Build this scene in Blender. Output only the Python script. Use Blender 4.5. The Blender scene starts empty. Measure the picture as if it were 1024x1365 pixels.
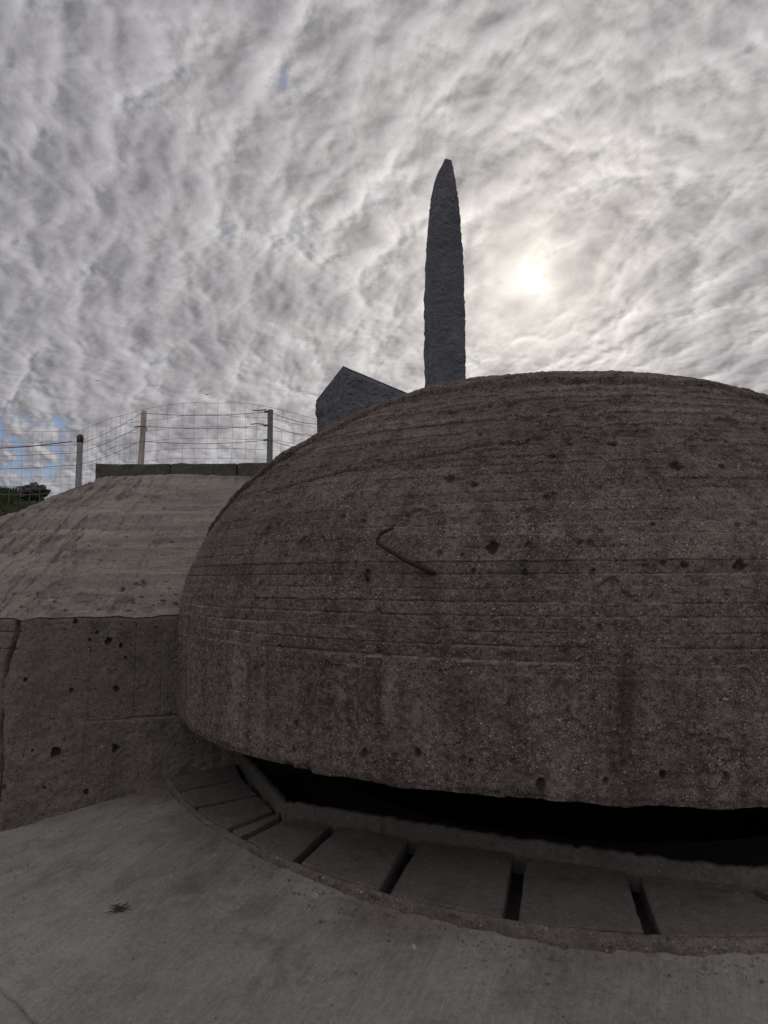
import bpy, math, random
import numpy as np
from mathutils import Vector

random.seed(4)
rng = np.random.default_rng(7)
S = 1.25            # metres per modelling unit
EYE = 1.6           # eye height in metres
scene = bpy.context.scene
COL = scene.collection

# ------------------------------------------------------------------ helpers
def W(P):
    P = np.asarray(P, float)
    return P * S + np.array([0, 0, EYE])

def _hash(ix, iy, iz, seed):
    h = (ix.astype(np.uint32) * np.uint32(374761393) + iy.astype(np.uint32) * np.uint32(668265263)
         + iz.astype(np.uint32) * np.uint32(2147483647) + np.uint32((seed * 974711) & 0xffffffff))
    h = (h ^ (h >> np.uint32(13))) * np.uint32(1274126177)
    h = h ^ (h >> np.uint32(16))
    h = h * np.uint32(2246822519)
    h = h ^ (h >> np.uint32(15))
    return h.astype(np.float64) / 4294967295.0

def vnoise(P, seed=0):
    """smooth value noise in -1..1"""
    P = np.asarray(P, float)
    i = np.floor(P).astype(np.int64); f = P - i
    f = f * f * f * (f * (f * 6 - 15) + 10)
    out = 0
    for dx in (0, 1):
        wx = f[..., 0] if dx else 1 - f[..., 0]
        for dy in (0, 1):
            wy = f[..., 1] if dy else 1 - f[..., 1]
            for dz in (0, 1):
                wz = f[..., 2] if dz else 1 - f[..., 2]
                out = out + wx * wy * wz * _hash(i[..., 0] + dx, i[..., 1] + dy, i[..., 2] + dz, seed)
    return out * 2 - 1

def fbm(P, octaves=4, seed=0, gain=0.5):
    P = np.asarray(P, float); a = 1.0; s = 0; n = 0
    for o in range(octaves):
        s = s + a * vnoise(P * (2.03 ** o) + o * 17.3, seed + o); n += a; a *= gain
    return s / n

def sm(x, a, b):
    t = np.clip((x - a) / (b - a), 0, 1)
    return t * t * (3 - 2 * t)

def link(name, me, mat, parent):
    o = bpy.data.objects.new(name, me)
    COL.objects.link(o)
    if mat: me.materials.append(mat)
    if parent: o.parent = parent
    return o

def make(name, verts, faces, mat=None, parent=None, smooth=False, loc=None):
    """verts in metres, world; stored relative to the parent's (or own) base point"""
    verts = np.asarray(verts, float)
    base = np.array(parent.location if parent else (loc if loc is not None else (0, 0, 0)), float)
    if parent is not None and parent.parent is not None:
        base = base + np.array(parent.parent.location, float)
    me = bpy.data.meshes.new(name)
    me.from_pydata((verts - base).tolist(), [], faces if isinstance(faces, list) else faces.tolist())
    me.update()
    if smooth: me.polygons.foreach_set('use_smooth', [True] * len(me.polygons))
    o = link(name, me, mat, parent)
    if parent is None: o.location = base
    return o

def gridfaces(nu, nv, off=0, flip=False):
    i = np.arange(nu - 1)[:, None] * nv + np.arange(nv - 1)[None, :]
    q = np.stack([i, i + 1, i + nv + 1, i + nv], -1).reshape(-1, 4) + off
    return q[:, ::-1] if flip else q

def grid(name, P, mat, parent=None, smooth=True, flip=False, loc=None):
    nu, nv = P.shape[:2]
    return make(name, P.reshape(-1, 3), gridfaces(nu, nv, 0, flip), mat, parent, smooth, loc)

def tag(o, label=None, cat=None, group=None, kind=None):
    if label: o['label'] = label
    if cat: o['category'] = cat
    if group: o['group'] = group
    if kind: o['kind'] = kind
    return o

def thing(name, label, cat, loc, group=None):
    o = bpy.data.objects.new(name, None)
    o.empty_display_size = 0.2
    COL.objects.link(o)
    o.location = loc
    return tag(o, label, cat, group)

class MB:
    def __init__(s): s.v = []; s.f = []
    def add(s, v, f):
        n = len(s.v); s.v += [tuple(x) for x in v]; s.f += [tuple(int(i) + n for i in q) for q in f]
    def tube(s, pts, r, n=5, cap=True):
        pts = [np.array(p, float) for p in pts]
        if np.isscalar(r): r = [r] * len(pts)
        V = []
        for k, p in enumerate(pts):
            d = pts[min(k + 1, len(pts) - 1)] - pts[max(k - 1, 0)]
            d = d / (np.linalg.norm(d) + 1e-9)
            a = np.cross(d, (0, 0, 1.0) if abs(d[2]) < .9 else (1.0, 0, 0)); a /= np.linalg.norm(a); b = np.cross(d, a)
            for q in range(n):
                t = 2 * math.pi * q / n
                V.append(p + r[k] * (a * math.cos(t) + b * math.sin(t)))
        F = []
        for k in range(len(pts) - 1):
            for q in range(n):
                F.append((k * n + q, k * n + (q + 1) % n, (k + 1) * n + (q + 1) % n, (k + 1) * n + q))
        if cap:
            F.append(tuple(range(n))[::-1]); F.append(tuple((len(pts) - 1) * n + q for q in range(n)))
        s.add(V, F)
    def build(s, name, mat, parent=None, smooth=False, loc=None):
        return make(name, np.array(s.v), s.f, mat, parent, smooth, loc)

# ------------------------------------------------------------------ node helpers
class NT:
    def __init__(s, tree): s.t = tree; s.n = tree.nodes; s.l = tree.links
    def node(s, typ, **kw):
        n = s.n.new(typ)
        for k, v in kw.items():
            if k.startswith('i_'): s.set(n.inputs[k[2:].replace('_', ' ')], v)
            else: setattr(n, k, v)
        return n
    def set(s, sock, v):
        if hasattr(v, 'is_linked') or isinstance(v, bpy.types.NodeSocket): s.l.new(v, sock)
        else: sock.default_value = v
    def math(s, op, a, b=0.0, c=None, clamp=False):
        n = s.n.new('ShaderNodeMath'); n.operation = op; n.use_clamp = clamp
        s.set(n.inputs[0], a); s.set(n.inputs[1], b)
        if c is not None: s.set(n.inputs[2], c)
        return n.outputs[0]
    def vmath(s, op, a, b=None, scale=None):
        n = s.n.new('ShaderNodeVectorMath'); n.operation = op
        s.set(n.inputs[0], a)
        if b is not None: s.set(n.inputs[1], b)
        if scale is not None: s.set(n.inputs[3], scale)
        return n.outputs['Value'] if op in ('DOT_PRODUCT', 'LENGTH', 'DISTANCE') else n.outputs[0]
    def noise(s, vec, scale, detail=4, rough=.55, dist=0.0, color=False, two=False):
        n = s.n.new('ShaderNodeTexNoise'); n.noise_dimensions = '2D' if two else '3D'; s.l.new(vec, n.inputs['Vector'])
        n.inputs['Scale'].default_value = scale; n.inputs['Detail'].default_value = detail
        n.inputs['Roughness'].default_value = rough; n.inputs['Distortion'].default_value = dist
        return n.outputs['Color' if color else 'Fac']
    def voro(s, vec, scale, feature='F1', rand=1.0, smooth=None, two=False):
        n = s.n.new('ShaderNodeTexVoronoi'); n.feature = feature; n.voronoi_dimensions = '2D' if two else '3D'; s.l.new(vec, n.inputs['Vector'])
        n.inputs['Scale'].default_value = scale; n.inputs['Randomness'].default_value = rand
        if smooth is not None: n.inputs['Smoothness'].default_value = smooth
        return n
    def ramp(s, fac, stops, interp='LINEAR'):
        n = s.n.new('ShaderNodeValToRGB'); s.l.new(fac, n.inputs[0]); r = n.color_ramp; r.interpolation = interp
        while len(r.elements) > 1: r.elements.remove(r.elements[-1])
        for k, (p, c) in enumerate(stops):
            e = r.elements[0] if k == 0 else r.elements.new(p)
            e.position = p
            if np.isscalar(c): c = (c, c, c)
            e.color = (*c[:3], 1)
        return n.outputs[0]
    def mix(s, fac, a, b, typ='MIX'):
        n = s.n.new('ShaderNodeMix'); n.data_type = 'RGBA'; n.blend_type = typ
        s.set(n.inputs[0], fac)
        for sock, v in ((n.inputs[6], a), (n.inputs[7], b)):
            if isinstance(v, tuple): v = (*v[:3], 1)
            s.set(sock, v)
        return n.outputs[2]
    def mapping(s, vec, scale=(1, 1, 1), rot=(0, 0, 0), loc=(0, 0, 0)):
        n = s.n.new('ShaderNodeMapping'); s.l.new(vec, n.inputs[0])
        n.inputs['Location'].default_value = loc; n.inputs['Rotation'].default_value = rot; n.inputs['Scale'].default_value = scale
        return n.outputs[0]
    def bump(s, h, strength, dist, normal=None):
        n = s.n.new('ShaderNodeBump'); s.l.new(h, n.inputs['Height'])
        n.inputs['Strength'].default_value = strength; n.inputs['Distance'].default_value = dist
        if normal is not None: s.l.new(normal, n.inputs['Normal'])
        return n.outputs[0]

def new_mat(name):
    m = bpy.data.materials.new(name); m.use_nodes = True
    t = NT(m.node_tree); t.n.clear()
    out = t.n.new('ShaderNodeOutputMaterial'); b = t.n.new('ShaderNodeBsdfPrincipled')
    t.l.new(b.outputs[0], out.inputs[0])
    b.inputs['Roughness'].default_value = .92
    b.inputs['Specular IOR Level'].default_value = .25
    return m, t, b

def concrete(name, dark, mid, light, peb=1.0, peb_scale=48, streak=0.0, fine=1.0, brush=0.0, wear=False, peb_keep=.55, green=0.0, rough=.014, peb_size=.42):
    m, t, b = new_mat(name)
    co = t.node('ShaderNodeTexCoord').outputs['Object']
    big = t.noise(co, 1.1, 6, .62, .3)
    med = t.noise(co, 6.5, 6, .65)
    fin = t.noise(co, 38, 5, .7)
    grit = t.noise(co, 150, 3, .75)
    v = t.math('ADD', t.math('MULTIPLY', big, .55), t.math('MULTIPLY', med, .45))
    v = t.math('ADD', v, t.math('MULTIPLY', t.math('SUBTRACT', fin, .5), .85 * fine))
    v = t.math('ADD', v, t.math('MULTIPLY', t.math('SUBTRACT', grit, .5), .9 * fine))
    col = t.ramp(v, [(.22, dark), (.48, mid), (.74, light)])
    # black weathering film in patches
    blot = t.noise(co, 3.3, 7, .72, .6)
    film = t.ramp(blot, [(.52, 0), (.66, 1)])
    col = t.mix(t.math('MULTIPLY', film, .42), col, tuple(c * .45 for c in dark))
    if green:
        gm = t.ramp(t.noise(co, .9, 4, .6), [(.4, 0), (.65, 1)])
        col = t.mix(t.math('MULTIPLY', gm, green), col, tuple(np.array(mid) * np.array((.93, 1.0, .94))))
    if streak:
        sc = t.mapping(co, (9, 9, .55))
        st = t.noise(sc, 1.0, 5, .62)
        sd = t.ramp(st, [(.36, 1), (.5, 0)])
        col = t.mix(t.math('MULTIPLY', sd, streak), col, tuple(c * .5 for c in dark))
        sl = t.ramp(st, [(.58, 0), (.72, 1)])
        col = t.mix(t.math('MULTIPLY', sl, streak * .5), col, tuple(c * 1.15 for c in light))
    hgt = t.math('ADD', t.math('MULTIPLY', fin, .8), t.math('MULTIPLY', grit, .5))
    if brush:
        ac_ = t.vmath('DOT_PRODUCT', co, (-.92, .39, 0)); al_ = t.vmath('DOT_PRODUCT', co, (.39, .92, 0))
        bcn = t.node('ShaderNodeCombineXYZ'); t.l.new(t.math('MULTIPLY', ac_, 44), bcn.inputs[0]); t.l.new(t.math('MULTIPLY', al_, 2.6), bcn.inputs[1])
        bc = bcn.outputs[0]
        bn = t.noise(bc, 1.6, 6, .7, .4)
        col = t.mix(t.math('MULTIPLY', t.ramp(bn, [(.42, 1), (.52, 0)]), brush * .38), col, tuple(c * .8 for c in dark))
        col = t.mix(t.math('MULTIPLY', t.ramp(bn, [(.56, 0), (.7, 1)]), brush * .3), col, tuple(c * 1.2 for c in light))
        hgt = t.math('ADD', hgt, t.math('MULTIPLY', bn, 1.2 * brush))
    if peb:
        for sc, keep, cut in ((peb_scale, peb_keep, peb_size), (peb_scale * 1.9, peb_keep, peb_size + .03)):
            vo = t.voro(t.vmath('ADD', co, t.vmath('SCALE', t.noise(co, sc * .8, 2, .5, 0, True), scale=.35 / sc)), sc)
            sep = t.node('ShaderNodeSeparateColor'); t.l.new(vo.outputs['Color'], sep.inputs[0])
            inside = t.ramp(vo.outputs['Distance'], [(cut - .05, 1), (cut + .05, 0)])
            dens = t.math('MULTIPLY', t.ramp(med, [(.34, .15), (.62, 1)]), t.ramp(t.noise(t.mapping(co, (1.1, 1.1, 7)), 1.3, 4, .65), [(.34, .35), (.62, 1)]))
            thr = t.math('SUBTRACT', 1.0, t.math('MULTIPLY', dens, 1 - keep))
            sel = t.math('GREATER_THAN', sep.outputs[0], thr)
            mk = t.math('MULTIPLY', inside, sel)
            pc = t.ramp(sep.outputs[1], [(0, tuple(np.array(dark) * .6)), (.25, tuple(np.array(mid) * (1.1, 1.0, .9))), (.58, tuple(np.array(light) * 1.3)),
                                         (.88, (.30, .27, .23)), (1, (.48, .44, .385))])
            col = t.mix(t.math('MULTIPLY', mk, .85 * peb), col, pc)
            hgt = t.math('ADD', hgt, t.math('MULTIPLY', mk, .7 * min(1, peb * 1.5)))
            # lost stones leave small dark sockets
            sel2 = t.math('LESS_THAN', sep.outputs[0], t.math('MULTIPLY', dens, .11))
            pit = t.math('MULTIPLY', inside, sel2)
            col = t.mix(t.math('MULTIPLY', pit, .6 * min(1, peb)), col, tuple(np.array(dark) * .35))
            hgt = t.math('SUBTRACT', hgt, t.math('MULTIPLY', pit, 1.4 * peb))
    if wear:
        tn = t.node('ShaderNodeAttribute', attribute_name='tone').outputs['Fac']
        col = t.vmath('SCALE', col, scale=t.math('ADD', 1.0, tn))
        at = t.node('ShaderNodeAttribute', attribute_name='wear')
        sp = t.node('ShaderNodeSeparateColor'); t.l.new(at.outputs['Color'], sp.inputs[0])
        rn = t.math('MULTIPLY', sp.outputs[0], t.ramp(fin, [(.3, .5), (.6, 1)]))
        col = t.mix(rn, col, (.060, .024, .014))
        ln = t.math('MULTIPLY', sp.outputs[1], t.ramp(t.noise(co, 25, 5, .7), [(.42, 0), (.58, 1)]))
        col = t.mix(ln, col, (.34, .31, .27))
        bn_ = t.math('MULTIPLY', sp.outputs[2], t.ramp(fin, [(.25, .7), (.5, 1)]))
        col = t.mix(bn_, col, (.018, .017, .016))
    t.l.new(col, b.inputs['Base Color'])
    n1 = t.bump(hgt, .9, rough)
    n2 = t.bump(med, .5, .02, n1)
    t.l.new(n2, b.inputs['Normal'])
    return m

def simple(name, c1, c2, scale, rough=.8, bump=.4, bdist=.004, metallic=0, stretch=(1, 1, 1)):
    m, t, b = new_mat(name)
    co = t.mapping(t.node('ShaderNodeTexCoord').outputs['Object'], stretch)
    n = t.noise(co, scale, 6, .65)
    t.l.new(t.ramp(n, [(.32, c1), (.68, c2)]), b.inputs['Base Color'])
    t.l.new(t.bump(n, bump, bdist), b.inputs['Normal'])
    b.inputs['Roughness'].default_value = rough; b.inputs['Metallic'].default_value = metallic
    return m

M_dome = concrete('weathered_dome_concrete', (.062, .048, .0405), (.147, .117, .099), (.24, .194, .165), 1.0, 78, .5, 1.5, wear=True, peb_keep=.36, rough=.02)
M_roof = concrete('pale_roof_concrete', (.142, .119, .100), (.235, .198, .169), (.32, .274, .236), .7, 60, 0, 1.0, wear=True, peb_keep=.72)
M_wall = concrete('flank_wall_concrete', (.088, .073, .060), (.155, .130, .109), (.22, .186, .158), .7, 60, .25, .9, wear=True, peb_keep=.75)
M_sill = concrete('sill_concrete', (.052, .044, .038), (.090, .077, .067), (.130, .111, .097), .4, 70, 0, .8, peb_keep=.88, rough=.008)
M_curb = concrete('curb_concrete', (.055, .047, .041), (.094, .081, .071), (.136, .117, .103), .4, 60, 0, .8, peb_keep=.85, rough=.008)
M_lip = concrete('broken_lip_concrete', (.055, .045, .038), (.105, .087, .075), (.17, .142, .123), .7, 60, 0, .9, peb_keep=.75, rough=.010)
M_apron = concrete('apron_concrete', (.138, .124, .112), (.228, .206, .189), (.308, .281, .260), .12, 95, 0, .8, brush=.6, wear=True, peb_keep=.93, green=.06, rough=.005)
M_inner = concrete('shade_dark_interior_concrete', (.024, .021, .018), (.042, .037, .033), (.065, .057, .051), .2, 60, 0, 1.0)  # near-black base colour stands in for the shade inside the slit
M_kerb = concrete('kerb_block_concrete', (.05, .046, .038), (.09, .084, .070), (.135, .126, .105), .7, 60, 0, 1.2)

def granite_mat():
    m, t, b = new_mat('rock_faced_granite')
    co = t.node('ShaderNodeTexCoord').outputs['Object']
    a = t.noise(co, 2.2, 5, .6); f = t.noise(co, 45, 4, .75); g = t.noise(co, 14, 6, .7)
    v = t.math('ADD', t.math('MULTIPLY', a, .4), t.math('ADD', t.math('MULTIPLY', f, .35), t.math('MULTIPLY', g, .25)))
    t.l.new(t.ramp(v, [(.3, (.085, .087, .097)), (.5, (.17, .172, .188)), (.7, (.27, .273, .29))]), b.inputs['Base Color'])
    h = t.math('ADD', g, t.math('MULTIPLY', f, .4))
    t.l.new(t.bump(h, 1.0, .09), b.inputs['Normal'])
    b.inputs['Roughness'].default_value = .85
    return m
M_granite = granite_mat()
M_rust = simple('rusty_iron', (.018, .009, .007), (.062, .026, .016), 60, .9, .8, .003)
M_post_grey = simple('grey_weathered_post', (.22, .215, .205), (.38, .37, .355), 22, .85, .5, .004, 0, (1, 1, .2))
M_post_pale = simple('pale_timber_post', (.30, .26, .22), (.48, .43, .37), 22, .85, .5, .004, 0, (1, 1, .15))
M_post_dark = simple('dark_steel_post', (.13, .13, .135), (.22, .22, .225), 30, .7, .3, .002)
M_cap = simple('rusty_post_cap', (.05, .022, .018), (.11, .05, .04), 40)
M_wire = simple('galvanised_wire', (.22, .225, .23), (.34, .345, .35), 30, .6, .1, .001)
M_strand = simple('dull_strand_wire', (.08, .075, .075), (.15, .14, .14), 30, .7, .1, .001)
M_red = simple('red_cord', (.22, .05, .045), (.34, .10, .09), 40)
M_twig = simple('dry_brown_twig', (.03, .021, .018), (.08, .055, .045), 60)
M_bird = simple('grey_bird', (.12, .12, .125), (.30, .30, .30), 8)
M_rock = simple('dark_lichen_rock', (.045, .042, .035), (.13, .12, .105), 9, .95, 1.0, .04)
M_soil = simple('turf_soil', (.02, .024, .011), (.045, .05, .024), 3.5, .95, .8, .05)

def grass_mat():
    m, t, b = new_mat('grass_blades')
    oi = t.node('ShaderNodeTexCoord').outputs['Object']
    n = t.noise(oi, 3.0, 4, .7)
    t.l.new(t.ramp(n, [(.3, (.022, .034, .012)), (.55, (.05, .068, .022)), (.75, (.095, .10, .04))]), b.inputs['Base Color'])
    b.inputs['Roughness'].default_value = .8
    return m
M_grass = grass_mat()

# ------------------------------------------------------------------ the dome (observation cupola)
CX, CY, R, H, PP, QQ, SX, SY, Z0 = 1.12, 4.80, 2.402, 1.598, 2.119, 1.947, -.044, -.087, -.35
ZR = -.75
def dome_pt(th, t):
    r = R * np.cos(t) ** (2 / PP); k = np.sin(t) ** (2 / QQ)
    return np.stack([CX + SX * k + r * np.cos(th), CY + SY * k + r * np.sin(th), Z0 + H * k], -1)

# observed hollows on the shell: (angle, profile parameter, radius in picture units)
PITS = [(-1.663, 0.264, 10), (-1.603, 0.266, 9), (-1.517, 0.262, 11), (-1.735, 0.25, 8), (-1.976, 0.501, 10), (-1.93, 0.478, 9), (-1.669, 0.602, 11), (-1.681, 0.646, 8), (-1.749, 0.608, 7), (-1.715, 0.565, 6), (-1.563, 0.519, 13), (-1.833, 0.312, 8), (-1.887, 0.306, 11), (-1.801, 0.436, 6), (-1.784, 0.569, 5), (-1.991, 0.673, 5), (-1.936, 0.658, 6), (-1.632, 0.266, 4), (-2.355, 0.391, 6), (-2.539, 0.501, 7), (-2.427, 0.753, 6), (-1.836, 0.246, 5), (-1.916, 0.252, 5), (-2.131, 0.384, 6), (-2.177, 0.61, 5), (-1.847, 0.38, 5), (-1.485, 0.521, 8), (-1.488, 0.637, 5), (-1.638, 0.355, 4)]
BANDPITS = [(-1.82, -0.701, 9), (-1.918, -0.632, 5), (-1.654, -0.642, 6), (-2.092, -0.648, 6), (-2.0, -0.624, 6), (-1.731, -0.665, 6), (-2.238, -0.681, 5), (-1.57, -0.644, 6), (-2.23, -0.576, 5), (-2.38, -0.544, 5)]
LEDGE = [(-3.2, .30), (-2.9, .45), (-2.75, .6), (-2.588, 0.735), (-2.539, 0.766), (-2.467, 0.861), (-2.381, 0.946), (-2.272, .995), (-2.1, .985), (-1.859, 0.975), (-1.741, 0.975), (-1.726, 0.95), (-1.615, 0.944), (-1.543, 0.925), (-1.494, 0.935), (-1.368, 0.938), (-1.195, 0.95), (-1.15, 0.876), (-.9, .7), (-.5, .5), (.2, .3)]

def build_dome(parent):
    th = np.concatenate([np.linspace(-3.3, -0.95, 1350), np.linspace(-.94, 2 * math.pi - 3.3, 220)])
    # profile rows: band from rim up, then shell up to the crown
    zb = np.linspace(ZR, Z0, 90)[:-1]
    tt = np.concatenate([np.linspace(0.012, 1.12, 760), np.linspace(1.13, math.pi / 2 - .01, 40)])
    TH, TT = np.meshgrid(th, tt, indexing='ij')
    shell = dome_pt(TH, TT)
    TB, ZB = np.meshgrid(th, zb, indexing='ij')
    band = np.stack([CX + R * np.cos(TB), CY + R * np.sin(TB), ZB], -1)
    P = np.concatenate([band, shell], 1)
    # normals
    du = np.gradient(P, axis=0); dv = np.gradient(P, axis=1)
    N = np.cross(du, dv); N /= np.linalg.norm(N, axis=-1, keepdims=True) + 1e-12
    nb = len(zb)
    THa = np.repeat(th[:, None], P.shape[1], 1)
    Tpar = np.concatenate([np.repeat(((zb - Z0) / 3)[None], len(th), 0), TT], 1)   # negative on the band
    s = np.concatenate([[0], np.cumsum(np.linalg.norm(np.diff(P[0], axis=0), axis=1))])
    s = s - s[nb]
    SA = np.repeat(s[None], len(th), 0)
    Q = P * S
    d = .010 * fbm(Q * 1.3, 4, 1) + .009 * fbm(Q * 6, 4, 2) + .010 * fbm(Q * 26, 3, 3, .6)
    # boards on the shell: thin horizontal planks, each set in or out a little
    arc = THa * R
    wob = .003 * vnoise(np.stack([arc * .9, SA * 2, 0 * SA], -1), 11)
    bw = .051
    u = (SA + wob) / bw; k = np.floor(u); fr = u - k
    seg = np.floor(arc / 1.25 + 7.3 * _hash(k.astype(np.int64), k.astype(np.int64) * 0, k.astype(np.int64) * 0, 5))
    off = _hash(k.astype(np.int64), seg.astype(np.int64), k.astype(np.int64) * 0, 6) - .5
    on = sm(SA, .0, .05)
    amp = .38 + .62 * sm(Tpar, .40, .85)
    d += on * off * .014 * amp
    edge = np.minimum(fr, 1 - fr) * bw
    gmask = sm(vnoise(np.stack([arc * 2.2, k * 3.1, 0 * k], -1), 12) + .55 * fbm(np.stack([arc * 14, SA * 40, 0 * k], -1), 2, 13), -.45, .45)
    d -= on * gmask * .018 * amp * np.exp(-(edge / .0042) ** 2)
    # vertical board marks on the band
    ub = arc / .115; kb = np.floor(ub); fb = np.minimum(ub - kb, 1 - ub + kb) * .115
    ob = _hash(kb.astype(np.int64), kb.astype(np.int64) * 0, kb.astype(np.int64) * 0, 8) - .5
    d += (1 - on) * (ob * .005 - .004 * np.exp(-(fb / .008) ** 2))
    d += .010 * np.exp(-((SA + .004) / .007) ** 2) * sm(vnoise(np.stack([arc * 3, 0 * k, 0 * k], -1), 14), -.6, .2)
    # scabbing: flat-bottomed shallow spalls
    sp = fbm(Q * 3.4 + 5.5, 5, 21)
    d -= .014 * sm(sp, .30, .36)
    # two long cracks
    def crack(pts, depth, w):
        a = np.array(pts); tl = np.interp(THa, a[:, 0], a[:, 1], left=-9, right=-9)
        tl = tl + .006 * fbm(np.stack([arc * 9, 0 * arc, 0 * arc], -1), 3, 33)
        return depth * np.exp(-((Tpar - tl) / w) ** 2)
    d -= crack([(-2.501, .523), (-2.364, .53), (-2.278, .55), (-2.203, .573), (-2.0, .60), (-1.8, .635)], .022, .0055)
    d -= crack([(-2.06, .80), (-1.95, .81), (-1.86, .82)], .02, .006)
    # worn top coat: a lip that follows the crown
    L = np.array(LEDGE); tl = np.interp(THa, L[:, 0], L[:, 1]) + .010 * fbm(np.stack([arc * 5, 0 * arc, 0 * arc], -1), 4, 31)
    lip = sm(Tpar, tl - .004, tl + .004)
    d += .030 * lip * (1 - .75 * sm(Tpar, tl + .05, tl + .25)) - .02 * np.exp(-((Tpar - tl + .008) / .008) ** 2) - .018 * sm(Tpar, .35, .8)
    # hollows
    wear = np.zeros(P.shape[:2] + (4,)); wear[..., 3] = 1
    vis = THa < -.7
    for a, b, r in PITS:
        c = dome_pt(np.array(a), np.array(b)); r_ = r * .0018
        q = np.linalg.norm((P - c), axis=-1)
        m = q < r_ * 3
        if not m.any(): continue
        x = q[m] / r_ + 1.5 * fbm(P[m] * 30, 4, int(r * 7 + abs(a) * 100))
        hole = 1 - sm(x, .5, 1.05)
        d[m] -= hole * min(.020, r_ * .8)
        wear[m, 2] = np.maximum(wear[m, 2], .8 * (1 - sm(x, .3, 1.3)))
    for a, z, r in BANDPITS:
        c = np.array([CX + R * math.cos(a), CY + R * math.sin(a), z]); r_ = r * .002
        D = P - c; D = D * np.array([1, 1, .62])
        q = np.linalg.norm(D, axis=-1); m = q < r_ * 3
        if not m.any(): continue
        x = q[m] / r_ + .5 * fbm(P[m] * 28, 3, int(r * 7 + abs(a) * 100))
        d[m] -= (1 - sm(x, .45, 1.0)) * r_ * 1.2
        wear[m, 2] = np.maximum(wear[m, 2], .7 * (1 - sm(x, .6, 1.2)))
    # random smaller blow-holes
    vP = P[vis]
    for i in range(170):
        a = random.uniform(-2.75, -1.1); b = random.uniform(-.05, .95)
        c = dome_pt(np.array(a), np.array(max(b, 0))) if b > 0 else np.array([CX + R * math.cos(a), CY + R * math.sin(a), random.uniform(ZR, Z0)])
        r_ = random.uniform(.006, .017)
        j0 = np.searchsorted(th, a - .03); j1 = np.searchsorted(th, a + .03)
        q = np.linalg.norm((P[j0:j1] - c) * np.array([1, 1, random.uniform(.8, 1.5)]), axis=-1) / r_
        d[j0:j1] -= (1 - sm(q, .4, 1.1)) * r_ * .9
    # stains: rust below the bar, lime lines along some boards
    def stain(a0, b0, w, down, ch, k):
        c = dome_pt(np.array(a0), np.array(b0))
        dx = (THa - a0) * R; dz = P[..., 2] - c[2]
        g = np.exp(-(dx / w) ** 2) * np.where(dz < 0, np.exp(-(dz / down) ** 2), np.exp(-(dz / .03) ** 2))
        wear[..., ch] = np.maximum(wear[..., ch], k * g * (.6 + .5 * fbm(P * 25, 3, 44)).clip(0, 1))
    stain(-1.985, .25, .05, .20, 0, .95); stain(-2.04, .285, .06, .08, 0, .5); stain(-2.095, .235, .02, .12, 0, .7)
    stain(-1.73, .25, .035, .05, 1, .8)
    ll = 0
    for z0, w_, kl in ((.045, .004, .9), (-.012, .005, .8), (.10, .004, .5)):
        ll = np.maximum(ll, kl * np.exp(-((SA - z0) / w_) ** 2) * sm(vnoise(np.stack([arc * 1.5, 0 * arc + z0 * 90, 0 * arc], -1), 51), -.5, .3))
    ll = np.maximum(ll, .8 * on * np.exp(-((edge) / .005) ** 2) * sm(vnoise(np.stack([arc * 1.7, k * 2.3, 0 * k], -1), 52), .05, .5) * (1 - sm(Tpar, .35, .6)))
    ll = np.maximum(ll, .55 * (1 - on) * sm(fbm(np.stack([arc * 13, SA * 1.2, 0 * arc], -1), 4, 543), .28, .5) * sm(SA + .38, .0, .3))
    wear[..., 1] = np.maximum(wear[..., 1], ll)
    # rough lower edge
    rowz = P[..., 2]
    rim = 1 - sm(rowz, ZR, ZR + .035)
    chip = fbm(np.stack([arc * 7, rowz * 3, 0 * arc], -1), 5, 61)
    d -= rim * (.012 + .018 * sm(chip, .1, .5))
    P = P + N * (d[..., None] * np.where(np.isfinite(d), 1, 0)[..., None]) / S * 1.0
    P[:, 0, 2] += .012 * fbm(np.stack([th * R * 9, 0 * th, 0 * th], -1), 4, 62) + .03 * sm(fbm(np.stack([th * R * 3, 0 * th, 0 * th], -1), 3, 63), .25, .5)
    # soffit: rows inwards from the rim
    rows = []
    for rr in (2.36, 2.2, 1.9, 1.4, .6, .0):
        k_ = (rr / R)
        rows.append(np.stack([CX + rr * np.cos(th), CY + rr * np.sin(th), np.full_like(th, ZR + .01) + .01 * vnoise(np.stack([th * R * 5, 0 * th + rr * 9, 0 * th], -1), 64)], -1))
    Pall = np.concatenate([np.stack(rows[::-1], 1), P], 1)
    nadd = len(rows)
    o = grid('dome', W(Pall), M_dome, parent, True)
    me = o.data
    # every board left its own tone; the plumb band is streaked by seepage
    tone = on * (.34 * off + .16 * fbm(np.stack([arc * 2.5, SA * 22, 0 * arc], -1), 4, 541)) * (.6 + .4 * sm(Tpar, .1, .4))
    stk = fbm(np.stack([arc * 11, SA * .9, 0 * arc], -1), 5, 542, .62)
    tone += (1 - on) * (.40 * np.clip(stk, -.6, .6) + .2 * ob)
    tfull = np.zeros(Pall.shape[:2]); tfull[:, nadd:] = np.clip(tone, -.45, .45)
    ta_ = me.attributes.new('tone', 'FLOAT', 'POINT'); ta_.data.foreach_set('value', tfull.reshape(-1).astype(np.float32))
    ca = me.color_attributes.new('wear', 'FLOAT_COLOR', 'POINT')
    wfull = np.zeros(Pall.shape[:2] + (4,)); wfull[..., 3] = 1; wfull[:, nadd:] = wear
    ca.data.foreach_set('color', wfull.reshape(-1).astype(np.float32))
    return o

bunker = thing('observation_bunker', 'big rounded concrete bunker dome with dark viewing slit over a stepped sill', 'bunker', tuple(W((CX, CY, -1.6))))
dome = build_dome(bunker)

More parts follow.
